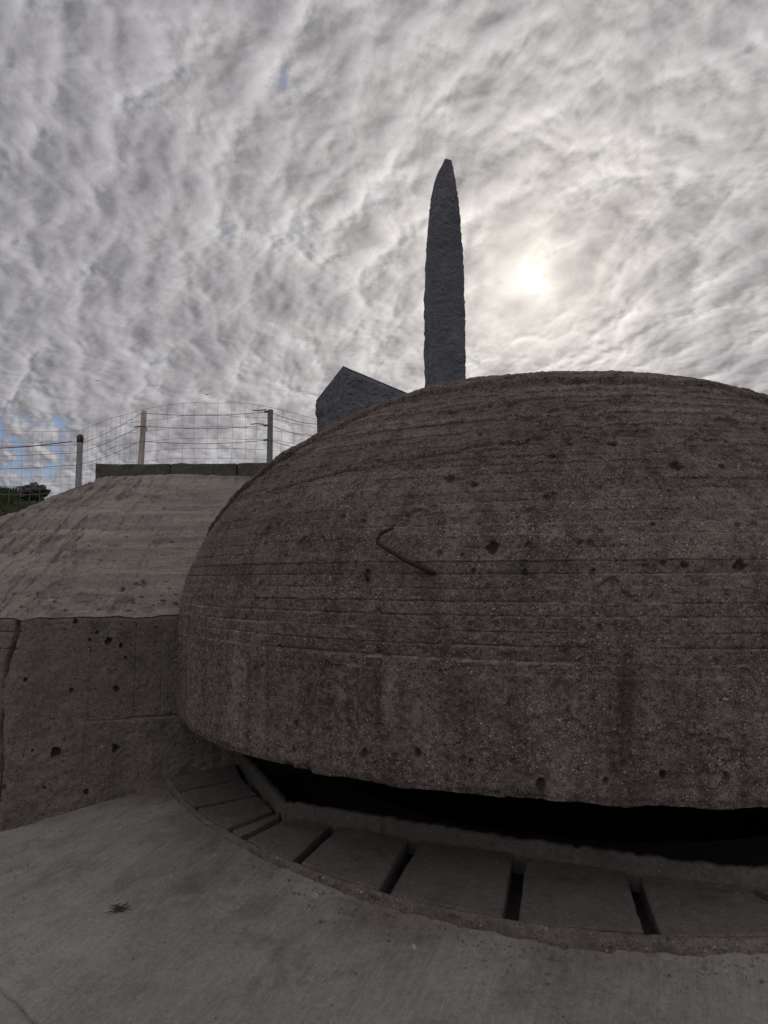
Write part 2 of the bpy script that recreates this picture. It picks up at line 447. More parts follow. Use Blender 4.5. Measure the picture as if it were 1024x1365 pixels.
# bent iron bars cast into the shell
def on_dome(a, b, out):
    p = dome_pt(np.array(a), np.array(b)); n = p - np.array([CX, CY, -.4]); n /= np.linalg.norm(n)
    return W(p + n * out)
RB = [(-2.056, .356, .030), (-2.066, .347, .040), (-2.0750, .337, .046), (-2.0770, .322, .050), (-2.0755, .313, .050), (-2.0685, .307, .048), (-2.045, .289, .050), (-2.016, .266, .042), (-1.995, .254, .030), (-1.982, .246, .012), (-1.978, .243, -.01)]
mb = MB(); mb.tube([on_dome(*p) for p in RB], [.006, .0085, .0095, .0095, .0095, .0095, .010, .0105, .011, .012, .012], 8)
tag(mb.build('iron_bar', M_rust, bunker, True), 'long rusty bent iron bar with hooked upper end')
mb = MB(); mb.tube([on_dome(-2.097, .254, -.005), on_dome(-2.097, .25, .016), on_dome(-2.0955, .243, .02), on_dome(-2.094, .231, .012), on_dome(-2.094, .226, -.005)], [.007, .008, .009, .008, .006], 8)
tag(mb.build('iron_bar', M_rust, bunker, True), 'short rusty iron stub')

# ------------------------------------------------------------------ the sill below the slit
SC = np.array([1.24, 4.90])
RA = np.array([(-3.6, 2.57), (-2.824, 2.575), (-2.619, 2.552), (-2.408, 2.553), (-2.227, 2.567), (-2.082, 2.599), (-1.893, 2.624), (-1.735, 2.617), (-1.593, 2.601), (-1.2, 2.60), (.6, 2.58)])
def rout(a): return np.interp(a, RA[:, 0], RA[:, 1])
# slots: outer end, inner end (plan)
SLOTS = [((-1.184, 4.095), (-.893, 4.303)), ((-1.057, 3.839), (-.765, 3.95)), ((-.9, 3.568), (-.63, 3.66)), ((-.67, 3.256), (-.497, 3.40)),
         ((-.586, 3.164), (-.453, 3.312)), ((-.326, 2.918), (-.213, 3.214)), ((.008, 2.646), (.124, 3.044)), ((.41, 2.421), (.526, 2.876)),
         ((.836, 2.315), (.909, 2.719)), ((1.40, 2.34), (1.26, 2.616)), ((1.98, 2.42), (1.78, 2.66)), ((2.6, 2.72), (2.28, 2.98))]
HW = [.034, .034, .034, .032, .028, .024, .024, .026, .026, .026, .026, .026]
ZI, ZO = -1.07, -1.10
panel_mesh_no = 0
def panel(k):
    (o0, i0), (o1, i1) = [tuple(np.array(q) for q in s_) for s_ in (SLOTS[k], SLOTS[k + 1])]
    def side(o, i, w, sgn):
        dd = (i - o) / np.linalg.norm(i - o); nrm = np.array([dd[1], -dd[0]])
        return o + nrm * w * sgn, i + nrm * w * sgn
    a0, b0 = side(o0, i0, HW[k], 1); a1, b1 = side(o1, i1, HW[k + 1], -1)
    nu, nv = 70, 44
    U, V = np.meshgrid(np.linspace(0, 1, nu), np.linspace(0, 1, nv), indexing='ij')
    inn = b0 + (b1 - b0) * U[..., None]
    an0, an1 = (math.atan2(*(p - SC)[::-1]) for p in (a0, a1))
    A = an0 + (an1 - an0) * U
    ro = rout(A) - .016
    out = SC + np.stack([np.cos(A), np.sin(A)], -1) * ro[..., None]
    XY = out + (inn - out) * V[..., None]
    tilt = .020 * (_hash(np.array([k]), np.array([3]), np.array([1]), 3)[0] - .5)
    Z = ZO + (ZI - ZO) * V + tilt * (U - .5) + .004 * fbm(np.stack([XY[..., 0] * 4, XY[..., 1] * 4, 0 * U + k], -1), 4, 71)
    Z += .0025 * fbm(np.stack([XY[..., 0] * 22, XY[..., 1] * 22, 0 * U], -1), 3, 72)
    e = np.minimum(np.minimum(U * 60, (1 - U) * 60), np.minimum(V * 40, (1 - V) * 80))
    chip = fbm(np.stack([XY[..., 0] * 11, XY[..., 1] * 11, 0 * U], -1), 4, 73)
    Z -= (1 - sm(e, 0, 1.0)) * .005 * (1 + 2.2 * sm(chip, .1, .5))
    top = np.concatenate([XY, Z[..., None]], -1)
    # closed block: skirt down to the bed
    loop = [(i, 0) for i in range(nu)] + [(nu - 1, j) for j in range(1, nv)] + [(i, nv - 1) for i in range(nu - 2, -1, -1)] + [(0, j) for j in range(nv - 2, 0, -1)]
    verts = top.reshape(-1, 3).tolist(); faces = gridfaces(nu, nv, 0, True).tolist()
    base = len(verts)
    for (i, j) in loop: verts.append((top[i, j, 0], top[i, j, 1], -1.27))
    n = len(loop)
    for q in range(n):
        i, j = loop[q]; i2, j2 = loop[(q + 1) % n]
        faces.append((i * nv + j, base + q, base + (q + 1) % n, i2 * nv + j2))
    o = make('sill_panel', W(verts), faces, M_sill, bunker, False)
    return o
for k in range(len(SLOTS) - 1): panel(k)

# bed and broken outer lip
th = np.linspace(-3.3, .2, 1100)
rb = rout(th)
def ring(rad, z): return np.stack([SC[0] + rad * np.cos(th), SC[1] + rad * np.sin(th), z + 0 * th], -1)
rows = [ring(1.75 + 0 * th, -1.25), ring(rb - .020, -1.25), ring(rb - .018, -1.135), ring(rb - .0145, -1.108)]
n1 = fbm(np.stack([th * 9, 0 * th, 0 * th], -1), 5, 81); n2 = fbm(np.stack([th * 22, 0 * th + 4, 0 * th], -1), 4, 82)
for f in np.linspace(0, 1, 5): rows.append(ring(rb - .0145 + .018 * f + .008 * n2 * f, -1.105 + .004 * n1 - .010 * f * f + .003 * vnoise(np.stack([th * 90, 0 * th + f * 7, 0 * th], -1), 83)))
for f in np.linspace(.15, 1, 6): rows.append(ring(rb + .006 + .018 * f + .014 * n2 + .010 * vnoise(np.stack([th * 60, 0 * th + f * 5, 0 * th], -1), 84), -1.108 - .10 * f))
rows = np.stack(rows, 1)
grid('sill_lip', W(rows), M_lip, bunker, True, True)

# inner upstand (polygonal curb) along the slit
CURB = [(-1.25, 5.30), (-.868, 4.32), (-.462, 3.345), (-.205, 3.245), (.124, 3.075), (.54, 2.885), (.925, 2.71), (1.25, 2.60), (1.80, 2.64), (2.45, 3.02), (3.0, 3.7)]
def polyl(pts, step):
    out = []
    for (a, b) in zip(pts[:-1], pts[1:]):
        a, b = np.array(a), np.array(b); n = max(2, int(np.linalg.norm(b - a) / step))
        out += [a + (b - a) * i / n for i in range(n)]
    return np.array(out + [np.array(pts[-1])])
cp = polyl(CURB, .012)
tg = np.gradient(cp, axis=0)
kern = np.ones(5) / 5
tg = np.stack([np.convolve(np.pad(tg[:, i], 2, 'edge'), kern, 'valid') for i in (0, 1)], 1)
tg /= np.linalg.norm(tg, axis=1, keepdims=True)
nin = np.stack([-tg[:, 1], tg[:, 0]], 1)     # towards the dome centre
cz = np.concatenate([cp, 0 * cp[:, :1]], 1)
nn = fbm(cz * 10, 4, 91); n3 = vnoise(cz * 55, 92)
rows = []
for off, z in ((-.006, -1.14), (-.004, -1.09), (-.001, -1.04), (.001, -1.020), (.004, -1.0155), (.02, -1.014), (.036, -1.015), (.040, -1.02), (.042, -1.10), (.043, -1.16)):
    q = cp + nin * (off + .006 * nn[:, None] + .004 * n3[:, None])
    rows.append(np.concatenate([q, (z + .006 * nn + .005 * n3 * (z > -1.06))[:, None]], 1))
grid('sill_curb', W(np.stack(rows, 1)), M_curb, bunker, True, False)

# floor inside the slit, then the dark observation room
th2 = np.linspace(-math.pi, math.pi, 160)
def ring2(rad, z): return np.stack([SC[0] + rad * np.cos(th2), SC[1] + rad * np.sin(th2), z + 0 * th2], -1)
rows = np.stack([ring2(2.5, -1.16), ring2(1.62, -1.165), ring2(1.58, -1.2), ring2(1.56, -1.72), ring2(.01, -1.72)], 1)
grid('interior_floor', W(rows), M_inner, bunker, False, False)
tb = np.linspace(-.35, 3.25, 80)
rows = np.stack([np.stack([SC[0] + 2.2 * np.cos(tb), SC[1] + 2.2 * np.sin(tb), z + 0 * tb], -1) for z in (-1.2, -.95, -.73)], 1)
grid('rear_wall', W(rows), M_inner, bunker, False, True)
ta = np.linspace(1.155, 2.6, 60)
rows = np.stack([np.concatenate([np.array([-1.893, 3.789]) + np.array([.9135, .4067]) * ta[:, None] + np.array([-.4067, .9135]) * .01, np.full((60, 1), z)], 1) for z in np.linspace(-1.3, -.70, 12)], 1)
grid('side_wall', W(rows), M_inner, bunker, False, True)  # flank wall carried on inside, interior shade put into its near-black colour

# ------------------------------------------------------------------ flank block on the left
P0 = np.array([-1.893, 3.789]); E1 = np.array([.9135, .4067]); E2 = np.array([-.4067, .9135]); D2 = np.array([-.970, .2425])
flank = thing('flank_block', 'lighter concrete block with sloping roof and upright wall left of the bunker dome', 'bunker wing', tuple(W((-1.9, 4.6, -1.5))))
WP = [(0.025, -0.527, 4), (0.241, -0.598, 5), (0.464, -0.6, 5), (0.242, -0.223, 5), (0.413, -0.342, 8), (0.48, -0.369, 5), (0.187, -0.915, 9), (0.471, -0.918, 8), (-0.032, -1.067, 4), (0.148, -1.091, 3), (0.317, -0.33, 3), (0.354, -0.291, 4), (0.505, -0.435, 3), (0.338, -1.133, 5), (0.083, -0.893, 3)]
def wall_path(a):
    a = np.asarray(a)
    return P0 + np.where(a[..., None] >= 0, E1 * a[..., None], -D2 * a[..., None])
ZT = -.198
def edge_chip(a):
    q = np.stack([a * 5, 0 * a, 0 * a], -1)
    return .006 + .006 * fbm(q * 3, 3, 501) + .012 * sm(fbm(q, 4, 502), .18, .55) + .010 * np.exp(-((a + .03) / .04) ** 2)
def build_flank():
    a = np.concatenate([np.linspace(-3.2, -.42, 90), np.linspace(-.41, 1.16, 610)]); z = np.linspace(-1.5, ZT, 380)
    A, Z = np.meshgrid(a, z, indexing='ij')
    XY = wall_path(A)
    # face normals, blended over the corner
    n1 = np.array([.4067, -.9135]); n2 = np.array([-.2425, -.970])
    w = sm(A, -.015, .015)[..., None]
    N = n1 * w + n2 * (1 - w); N /= np.linalg.norm(N, axis=-1, keepdims=True)
    Q = np.concatenate([XY, Z[..., None]], -1) * S
    d = .010 * fbm(Q * 2, 4, 101) + .006 * fbm(Q * 8, 4, 102) + .0045 * fbm(Q * 28, 3, 103)
    below = 1 - sm(Z + .02 * fbm(Q * 3, 3, 104), -.775, -.755)
    right = sm(A, .25, .4)
    d += below * (.010 * right + .010 * fbm(Q * 16, 4, 105))
    d -= .012 * np.exp(-((Z + .766 - .004 * vnoise(Q * 6, 106)) / .0045) ** 2) * right
    d -= .006 * np.exp(-((A - .56) / .004) ** 2) * sm(Z, -.78, -.76) + .004 * np.exp(-((A - .70) / .004) ** 2) * sm(Z, -.78, -.76) + .003 * np.exp(-((A - .33) / .004) ** 2)
    d -= .005 * np.exp(-((A - .32) / .006) ** 2) * below
    # eroded corner and the gap beside it
    d -= .008 * np.exp(-(A / .012) ** 2) * (1 + fbm(Q * 9, 4, 107))
    cr = -.075 - .03 * vnoise(np.stack([Z * 4, 0 * Z, 0 * Z], -1), 108)
    d -= .055 * np.exp(-((A - cr) / .012) ** 2) * sm(vnoise(np.stack([Z * 5, 0 * Z, 0 * Z + 9], -1), 109), -.5, .1)
    left = 1 - sm(A, -.03, -.01)
    d -= left * (.012 * np.exp(-((Z + .28) / .006) ** 2) + .010 * np.exp(-((Z + .37) / .006) ** 2) + .012 * sm(fbm(np.stack([A * 30, Z * 4, 0 * Z], -1), 3, 110), .1, .4))
    wear = np.zeros(A.shape + (4,)); wear[..., 3] = 1
    for pa, pz, r in WP:
        r_ = r * .0026; q = np.hypot(A - pa, (Z - pz) * .8); m = q < r_ * 3
        x = q[m] / r_ + .7 * fbm(Q[m] * 34, 4, int(r * 31 + pa * 100))
        d[m] -= (1 - sm(x, .45, 1.0)) * r_ * 1.5 * S
        wear[m, 2] = np.maximum(wear[m, 2], .7 * (1 - sm(x, .6, 1.2)))
    for i in range(60):
        pa, pz, r_ = random.uniform(0, 1), random.uniform(-1.2, -.25), random.uniform(.004, .010)
        q = np.hypot(A - pa, Z - pz) / r_; d -= (1 - sm(q, .4, 1.1)) * r_ * .9
    m = np.exp(-(((A - .464) / .025) ** 2 + ((Z + .60) / .03) ** 2)); wear[..., 0] = .5 * m
    fade = 1 - sm(Z, ZT - .02, ZT)
    d = d * fade[...] - .012 * sm(Z, ZT - .02, ZT)
    bat = (-.05 * (ZT - Z) / 1.1) * np.exp(-np.clip(A, 0, None) * 4)
    XY = XY + N * d[..., None] / S
    XY = XY + E1 * bat[..., None]
    P = np.concatenate([XY, (Z - edge_chip(A) * sm(Z, ZT - .10, ZT))[..., None]], -1)
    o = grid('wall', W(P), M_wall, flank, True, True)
    ca = o.data.color_attributes.new('wear', 'FLOAT_COLOR', 'POINT'); ca.data.foreach_set('color', wear.reshape(-1).astype(np.float32))
    # roof: sloping facets meeting in a worn ridge
    ar = np.concatenate([np.linspace(-2.6, -.9, 130), np.linspace(-.89, 2.9, 520)]); b = np.concatenate([np.linspace(0, 4.2, 1000), np.linspace(4.25, 7.5, 30)])
    A, B = np.meshgrid(ar, b, indexing='ij')
    dirn = E2 * .80 + np.array([-.30, .95]) * .20
    XY = wall_path(A) + dirn * B[..., None] + np.stack([-.10 * B * (1 - sm(A, -1.5, .5)), 0 * B], -1)
    X, Y = XY[..., 0], XY[..., 1]
    rel = XY - P0
    zA = ZT + (.38 + .044 * np.clip(((rel @ E1) - .44) / 1.64, 0, 1.2)) * (rel @ E2)
    zB = ZT + .0962 * rel[..., 0] + .385 * rel[..., 1]
    zC = 1.06 + 1.2 * (X + 3.0) + .057 * (Y - 7.3)
    q = np.stack([X, Y, 0 * X], -1)
    zcap = 1.075 - .02 * np.clip(Y - 7.4, 0, 3) + .01 * fbm(q * 2, 3, 120)
    def smin(p, r, k): h = np.clip(.5 + .5 * (r - p) / k, 0, 1); return r * (1 - h) + p * h - k * h * (1 - h)
    Z = smin(smin(zA, zB, .03), zC + .10 * fbm(q * 1.6, 4, 121), .14); Z = smin(Z, zcap, .06)
    wgt = sm(B, 0, .05)
    d = .012 * fbm(q * 1.5, 4, 122) + .006 * fbm(q * 6, 4, 123) + .006 * fbm(q * 30, 3, 124, .6)
    # board lines run along the slope's contour
    dist = np.where(zA < zB, rel @ E2, (zB - ZT) / .397)
    bw = .098; u = (dist + .01 * vnoise(q * 1.1, 125)) / bw; kk = np.floor(u); fr = u - kk
    ed = np.minimum(fr, 1 - fr) * bw
    ho = _hash(kk.astype(np.int64), np.floor(A / 1.3 + kk * .37).astype(np.int64), kk.astype(np.int64) * 0, 126) - .5
    gm = sm(vnoise(np.stack([A * 1.8, kk * 2.7, 0 * A], -1), 127), -.3, .4)
    d += .010 * ho - .020 * gm * np.exp(-(ed / .005) ** 2)
    # the one strong joint
    d -= .050 * np.exp(-((dist - 1.06 - .006 * vnoise(q * 5, 128)) / .015) ** 2) + .02 * np.exp(-((dist - .64 - .006 * vnoise(q * 4, 148)) / .006) ** 2) * sm(vnoise(q * 1.3, 149), -.3, .1)
    # torn grain on the left facet, running down the ridge
    lf = sm(zA - zB, -.04, .05) + .45 * np.exp(-((zA - zB + .06) / .10) ** 2)
    rd = np.array([-.149, .989]); cr = np.stack([-rd[1] * X + rd[0] * Y, rd[0] * X + rd[1] * Y], -1)
    tear = fbm(np.stack([cr[..., 0] * 15, cr[..., 1] * 2.4, 0 * X], -1), 5, 129, .6)
    d -= lf * .022 * sm(tear, .12, .20)
    tear2 = fbm(np.stack([cr[..., 0] * 34, cr[..., 1] * 4, 0 * X + 5], -1), 4, 130, .6)
    d -= lf * .016 * sm(tear2, .16, .28)
    d -= .010 * sm(fbm(q * 4 + 3, 5, 131), .3, .36)
    wear = np.zeros(A.shape + (4,)); wear[..., 3] = 1
    for i in range(150):
        pa, pb = random.uniform(-.5, 1.0), (random.uniform(.04, .5) if i % 2 else random.uniform(.1, 3))
        r_ = random.choice((.007, .008, .01, .012, .016))
        c = wall_path(np.array(pa)) + dirn * pb
        qd = np.hypot((X - c[0]), (Y - c[1]) * .8); m = qd < r_ * 3
        if not m.any(): continue
        x = qd[m] / r_ + .5 * fbm(q[m] * 26, 3, i)
        d[m] -= (1 - sm(x, .45, 1.05)) * r_ * 1.1
        wear[m, 2] = np.maximum(wear[m, 2], .75 * (1 - sm(x, .6, 1.2)) * (r_ > .009))
    # dark damp stains on the lowest boards and one pale spot
    for pa, pb, r_ in ((.28, .26, .09), (.50, .22, .075), (.42, .09, .07), (.62, .07, .05), (.16, .03, .06), (.10, .14, .04), (.48, 1.15, .05)):
        c = wall_path(np.array(pa)) + dirn * pb
        x = np.hypot(X - c[0], (Y - c[1])) / r_ + .35 * fbm(q * 14, 4, 140)
        wear[..., 2] = np.maximum(wear[..., 2], .38 * (1 - sm(x, .6, 1.0)))
    c = wall_path(np.array(.38)) + dirn * 1.44
    wear[..., 1] = 1.0 * (1 - sm(np.hypot(X - c[0], Y - c[1]) / .045 + .3 * fbm(q * 20, 3, 141), .6, 1.0))
    Z = Z + wgt * d / S - edge_chip(A) * (1 - sm(B, 0, .07))
    P = np.stack([X, Y, Z], -1)
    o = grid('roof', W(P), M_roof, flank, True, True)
    tone = .30 * ho + .22 * fbm(np.stack([A * 1.5, dist * 14, 0 * A], -1), 4, 145) - .22 * lf * sm(tear, .05, .2) + .12 * fbm(q * 1.2, 3, 146)
    ta_ = o.data.attributes.new('tone', 'FLOAT', 'POINT'); ta_.data.foreach_set('value', np.clip(tone, -.45, .4).reshape(-1).astype(np.float32))
    ca = o.data.color_attributes.new('wear', 'FLOAT_COLOR', 'POINT'); ca.data.foreach_set('color', wear.reshape(-1).astype(np.float32))
build_flank()

# three kerb blocks lying along the top of the slope
def block(x0, x1, y0, y1, z0, z1, seed, tilt=0):
    nx, ny, nz = max(8, int((x1 - x0) / .02)), 14, 9
    V = []; F = []; idx = {}
    def vid(i, j, k):
        if (i, j, k) not in idx: idx[(i, j, k)] = len(V); V.append((x0 + (x1 - x0) * i / nx, y0 + (y1 - y0) * j / ny, z0 + (z1 - z0) * k / nz + tilt * (i / nx - .5)))
        return idx[(i, j, k)]
    for i in range(nx):
        for j in range(ny):
            F.append((vid(i, j, nz), vid(i + 1, j, nz), vid(i + 1, j + 1, nz), vid(i, j + 1, nz))); F.append((vid(i, j, 0), vid(i, j + 1, 0), vid(i + 1, j + 1, 0), vid(i + 1, j, 0)))
        for k in range(nz):
            F.append((vid(i, 0, k), vid(i + 1, 0, k), vid(i + 1, 0, k + 1), vid(i, 0, k + 1))); F.append((vid(i, ny, k), vid(i, ny, k + 1), vid(i + 1, ny, k + 1), vid(i + 1, ny, k)))
    for j in range(ny):
        for k in range(nz):
            F.append((vid(0, j, k), vid(0, j, k + 1), vid(0, j + 1, k + 1), vid(0, j + 1, k))); F.append((vid(nx, j, k), vid(nx, j + 1, k), vid(nx, j + 1, k + 1), vid(nx, j, k + 1)))
    V = np.array(V); c = V.mean(0)
    ext = np.abs(V - c) / (np.array([x1 - x0, y1 - y0, z1 - z0]) / 2)
    corner = (np.sort(ext, 1)[:, 1] > .97)[:, None]
    V = V + (c - V) * np.array([.004, .03, .07]) * corner + .010 * np.stack([fbm(V * 9 + s_ * 7, 4, seed + s_) for s_ in range(3)], -1)
    return V, F
KY = 7.35
for (x0, x1, dz, sd, lab) in ((-3.02, -2.245, 0, 150, 'leftmost dark concrete kerb block of the row topping the pale slope'),
                              (-2.238, -1.545, .004, 160, 'middle dark concrete kerb block of the row topping the pale slope'),
                              (-1.538, -1.20, .008, 170, 'short dark concrete kerb block beside the dome, right end of its row')):
    V, F = block(x0, x1, KY, KY + .32, 1.03 + dz, 1.205 + dz, sd)
    o = make('kerb_block', W(V), F, M_kerb, None, False, tuple(W(((x0 + x1) / 2, KY + .16, 1.075))))
    tag(o, lab, 'kerb block', 'concrete kerb blocks along the top of the slope')

# ------------------------------------------------------------------ apron, outer paving, ground
def apron_z(x, y):
    r = np.hypot(x - SC[0], y - SC[1])
    return -1.124 - .19 * (r - 2.55)
def build_ring(name, r0, r1, na, nr, mat, amp=1.0, wear_on=False, drop=0.0):
    th = np.linspace(-3.55, .5, na); rr = np.linspace(r0, r1, nr)
    T, RR = np.meshgrid(th, rr, indexing='ij')
    X, Y = SC[0] + RR * np.cos(T), SC[1] + RR * np.sin(T)
    q = np.stack([X, Y, 0 * X], -1)
    Z = apron_z(X, Y) + amp * (.010 * fbm(q * 1.2, 3, 201) + .003 * fbm(q * 7, 4, 202) + .0016 * fbm(q * 30, 3, 203))
    dirv = np.array([math.cos(math.radians(67)), math.sin(math.radians(67))])
    c1 = X * dirv[0] + Y * dirv[1]; c2 = -X * dirv[1] + Y * dirv[0]
    sc_ = fbm(np.stack([c1 * 1.7, c2 * 30, 0 * X], -1), 4, 204, .6)
    Z -= .0045 * sm(sc_, .22, .36) * amp + .005 * np.exp(-(fbm(q * .9 + 3.3, 5, 212) / .006) ** 2) * sm(vnoise(q * 1.1, 213), -.1, .3)
    rough = 1 - sm(RR + .07 * fbm(q * 3, 3, 205), 2.66, 2.82)
    Z += rough * (.006 * fbm(q * 14, 4, 206) - .004 * sm(fbm(q * 5, 4, 207), .1, .3))
    wear = np.zeros(X.shape + (4,)); wear[..., 3] = 1
    if wear_on:
        # brown dirt washed down from the sill, wider to the right
        reach = .22 + .30 * sm(T, -2.6, -1.7)
        wash = np.exp(-np.clip(RR - 2.6, 0, 9) / reach) * (.65 + .6 * fbm(q * 3.5, 5, 215)).clip(0, 1)
        tone = -.42 * wash + .16 * fbm(q * 1.4, 4, 216) + .10 * fbm(np.stack([c1 * 1.2, c2 * 9, 0 * X], -1), 4, 217)
        wear[..., 0] = .34 * rough * sm(fbm(q * 2.5, 4, 208), -.3, .35)
        for (px, py, r_, k, ch) in ((-.72, 2.86, .13, .40, 2), (-.45, 2.66, .08, .22, 2), (-1.02, 3.35, .11, .35, 0)):
            x = np.hypot(X - px, (Y - py) * 1.25) / r_ + 1.1 * fbm(q * 9, 5, 209, .65)
            wear[..., ch] = np.maximum(wear[..., ch], k * (1 - sm(x, .3, 1.1)))
        for i in range(26):
            px, py = random.uniform(-2, 1.3), random.uniform(1.7, 3.6); r_ = random.uniform(.006, .014)
            x = np.hypot((X - px), (Y - py) * .8) / r_ + .3 * fbm(q * 40, 2, i)
            wear[..., 1] = np.maximum(wear[..., 1], .9 * (1 - sm(x, .5, 1.0)))
    if name == 'pavement':
        Z -= .12 * (1 - sm(RR, rout(T) - .012, rout(T) + .012))
        e = sm(RR + .010 * fbm(q * 9, 3, 210), r1 - .02, r1)
        Z -= .035 * e
    else:
        e = 1 - sm(RR - .010 * fbm(q * 9, 3, 211), r0, r0 + .025)
        Z -= .04 * e
    P = np.stack([X, Y, Z - drop], -1)
    o = grid(name, W(P), mat, None, True, False)
    if wear_on:
        ta_ = o.data.attributes.new('tone', 'FLOAT', 'POINT'); ta_.data.foreach_set('value', np.clip(tone, -.5, .4).reshape(-1).astype(np.float32))
    ca = o.data.color_attributes.new('wear', 'FLOAT_COLOR', 'POINT'); ca.data.foreach_set('color', wear.reshape(-1).astype(np.float32))
    return tag(o, kind='structure')
build_ring('pavement', 2.50, 3.512, 1500, 420, M_apron, 1.0, True)
build_ring('path', 3.484, 5.6, 500, 130, M_apron, 1.0, False, .004)

def terrain(x, y):
    z = -1.78 + 2.78 * sm(y, 7.0, 9.0)
    back = sm(y, 4.5, 9.0) * (sm(np.abs(x - .2), 4.0, 6.5))
    z = np.maximum(z, -1.78 + 2.78 * back)
    r = np.hypot(x, y)
    z = z - sm(r, 40, 400) * 8
    return z
rr = np.concatenate([np.linspace(0, 16, 70), np.geomspace(16.5, 2600, 50)]); th = np.linspace(0, 2 * math.pi, 181)
T, RR = np.meshgrid(th, rr, indexing='ij')
X, Y = RR * np.cos(T), RR * np.sin(T)
q = np.stack([X, Y, 0 * X], -1)
Z = terrain(X, Y) + .05 * fbm(q * .8, 4, 220) * sm(np.hypot(X - 1.2, Y - 4.8), 6, 8) + sm(RR, 20, 60) * .5 * fbm(q * .05, 3, 221) - .03
tag(grid('ground', W(np.stack([X, Y, Z], -1)), M_soil, None, True, True), kind='structure')

# grassy mound on the far left
def mound(x, y):
    q = np.stack([x, y, 0 * x], -1)
    return .95 + 1.13 * np.exp(-((x + 8.6) / 2.15) ** 2 - ((y - 12.6) / 2.4) ** 2) + .07 * fbm(q * 1.6, 4, 230)
xs = np.linspace(-13, -4.6, 110); ys = np.linspace(8.6, 18, 110)
X, Y = np.meshgrid(xs, ys, indexing='ij')
Z = mound(X, Y); ed = np.minimum(np.minimum(X + 13, -4.6 - X), np.minimum(Y - 8.6, 18 - Y)); Z = Z - .5 * (1 - sm(ed, 0, .8))
tag(grid('hill', W(np.stack([X, Y, Z], -1)), M_soil, None, True, True), kind='structure')
N = 90000
gx = rng.uniform(-9.2, -3.7, N); gy = rng.uniform(8.1, 13.0, N); gz = np.maximum(mound(gx, gy) - .5 * (1 - sm(gy - 8.6, 0, .8)), terrain(gx, gy) - .03)
keep = gz > .80; gx, gy, gz = gx[keep], gy[keep], gz[keep]; N = len(gx)
base = W(np.stack([gx, gy, gz - .02], -1))
az = rng.uniform(0, 2 * math.pi, N); hh = rng.uniform(.06, .22, N) * (1 + .7 * (vnoise(np.stack([gx * 2, gy * 2, 0 * gx], -1), 231))); hh = hh * (1 - .72 * sm(gx, -5.75, -5.2)) * (.45 + .55 * sm(gy, 8.6, 9.6)); ww = rng.uniform(.005, .012, N); ln = rng.uniform(.1, .8, N)
sx = np.stack([np.cos(az), np.sin(az), 0 * az], -1); lx = np.stack([-np.sin(az), np.cos(az), 0 * az], -1)
V = np.stack([base - sx * ww[:, None], base + sx * ww[:, None], base + lx * (hh * ln * .4)[:, None] + np.array([0, 0, 1]) * (hh * .6)[:, None] + sx * (ww * .6)[:, None],
              base + lx * (hh * ln)[:, None] + np.array([0, 0, 1]) * hh[:, None]], 1).reshape(-1, 3)
i4 = np.arange(N)[:, None] * 4
F = np.concatenate([i4 + np.array([[0, 1, 2]]), i4 + np.array([[0, 2, 3]])]).tolist()
o = make('grass', V, F, M_grass)
tag(o, 'dark green grass on the mound at the left edge', 'grass', kind='stuff')

# rock at the end of the mound
def rock(cx, cy, cz, r, seed):
    u = np.linspace(0, math.pi, 40); v = np.linspace(0, 2 * math.pi, 61)
    U, Vv = np.meshgrid(u, v, indexing='ij')
    D = np.stack([np.sin(U) * np.cos(Vv), np.sin(U) * np.sin(Vv), np.cos(U)], -1)
    rad = 1 + .55 * fbm(D * 1.7 + seed, 4, seed) + .22 * fbm(D * 6, 3, seed + 1)
    P = np.array([cx, cy, cz]) + D * rad[..., None] * np.array(r)
    return P
o = grid('rock', W(rock(-5.62, 11.3, 1.39, (.22, .2, .13), 240)), M_rock, None, False, True, tuple(W((-5.78, 11.6, 1.2))))
tag(o, 'dark lumpy rock on the grassy mound at the far left', 'rock')

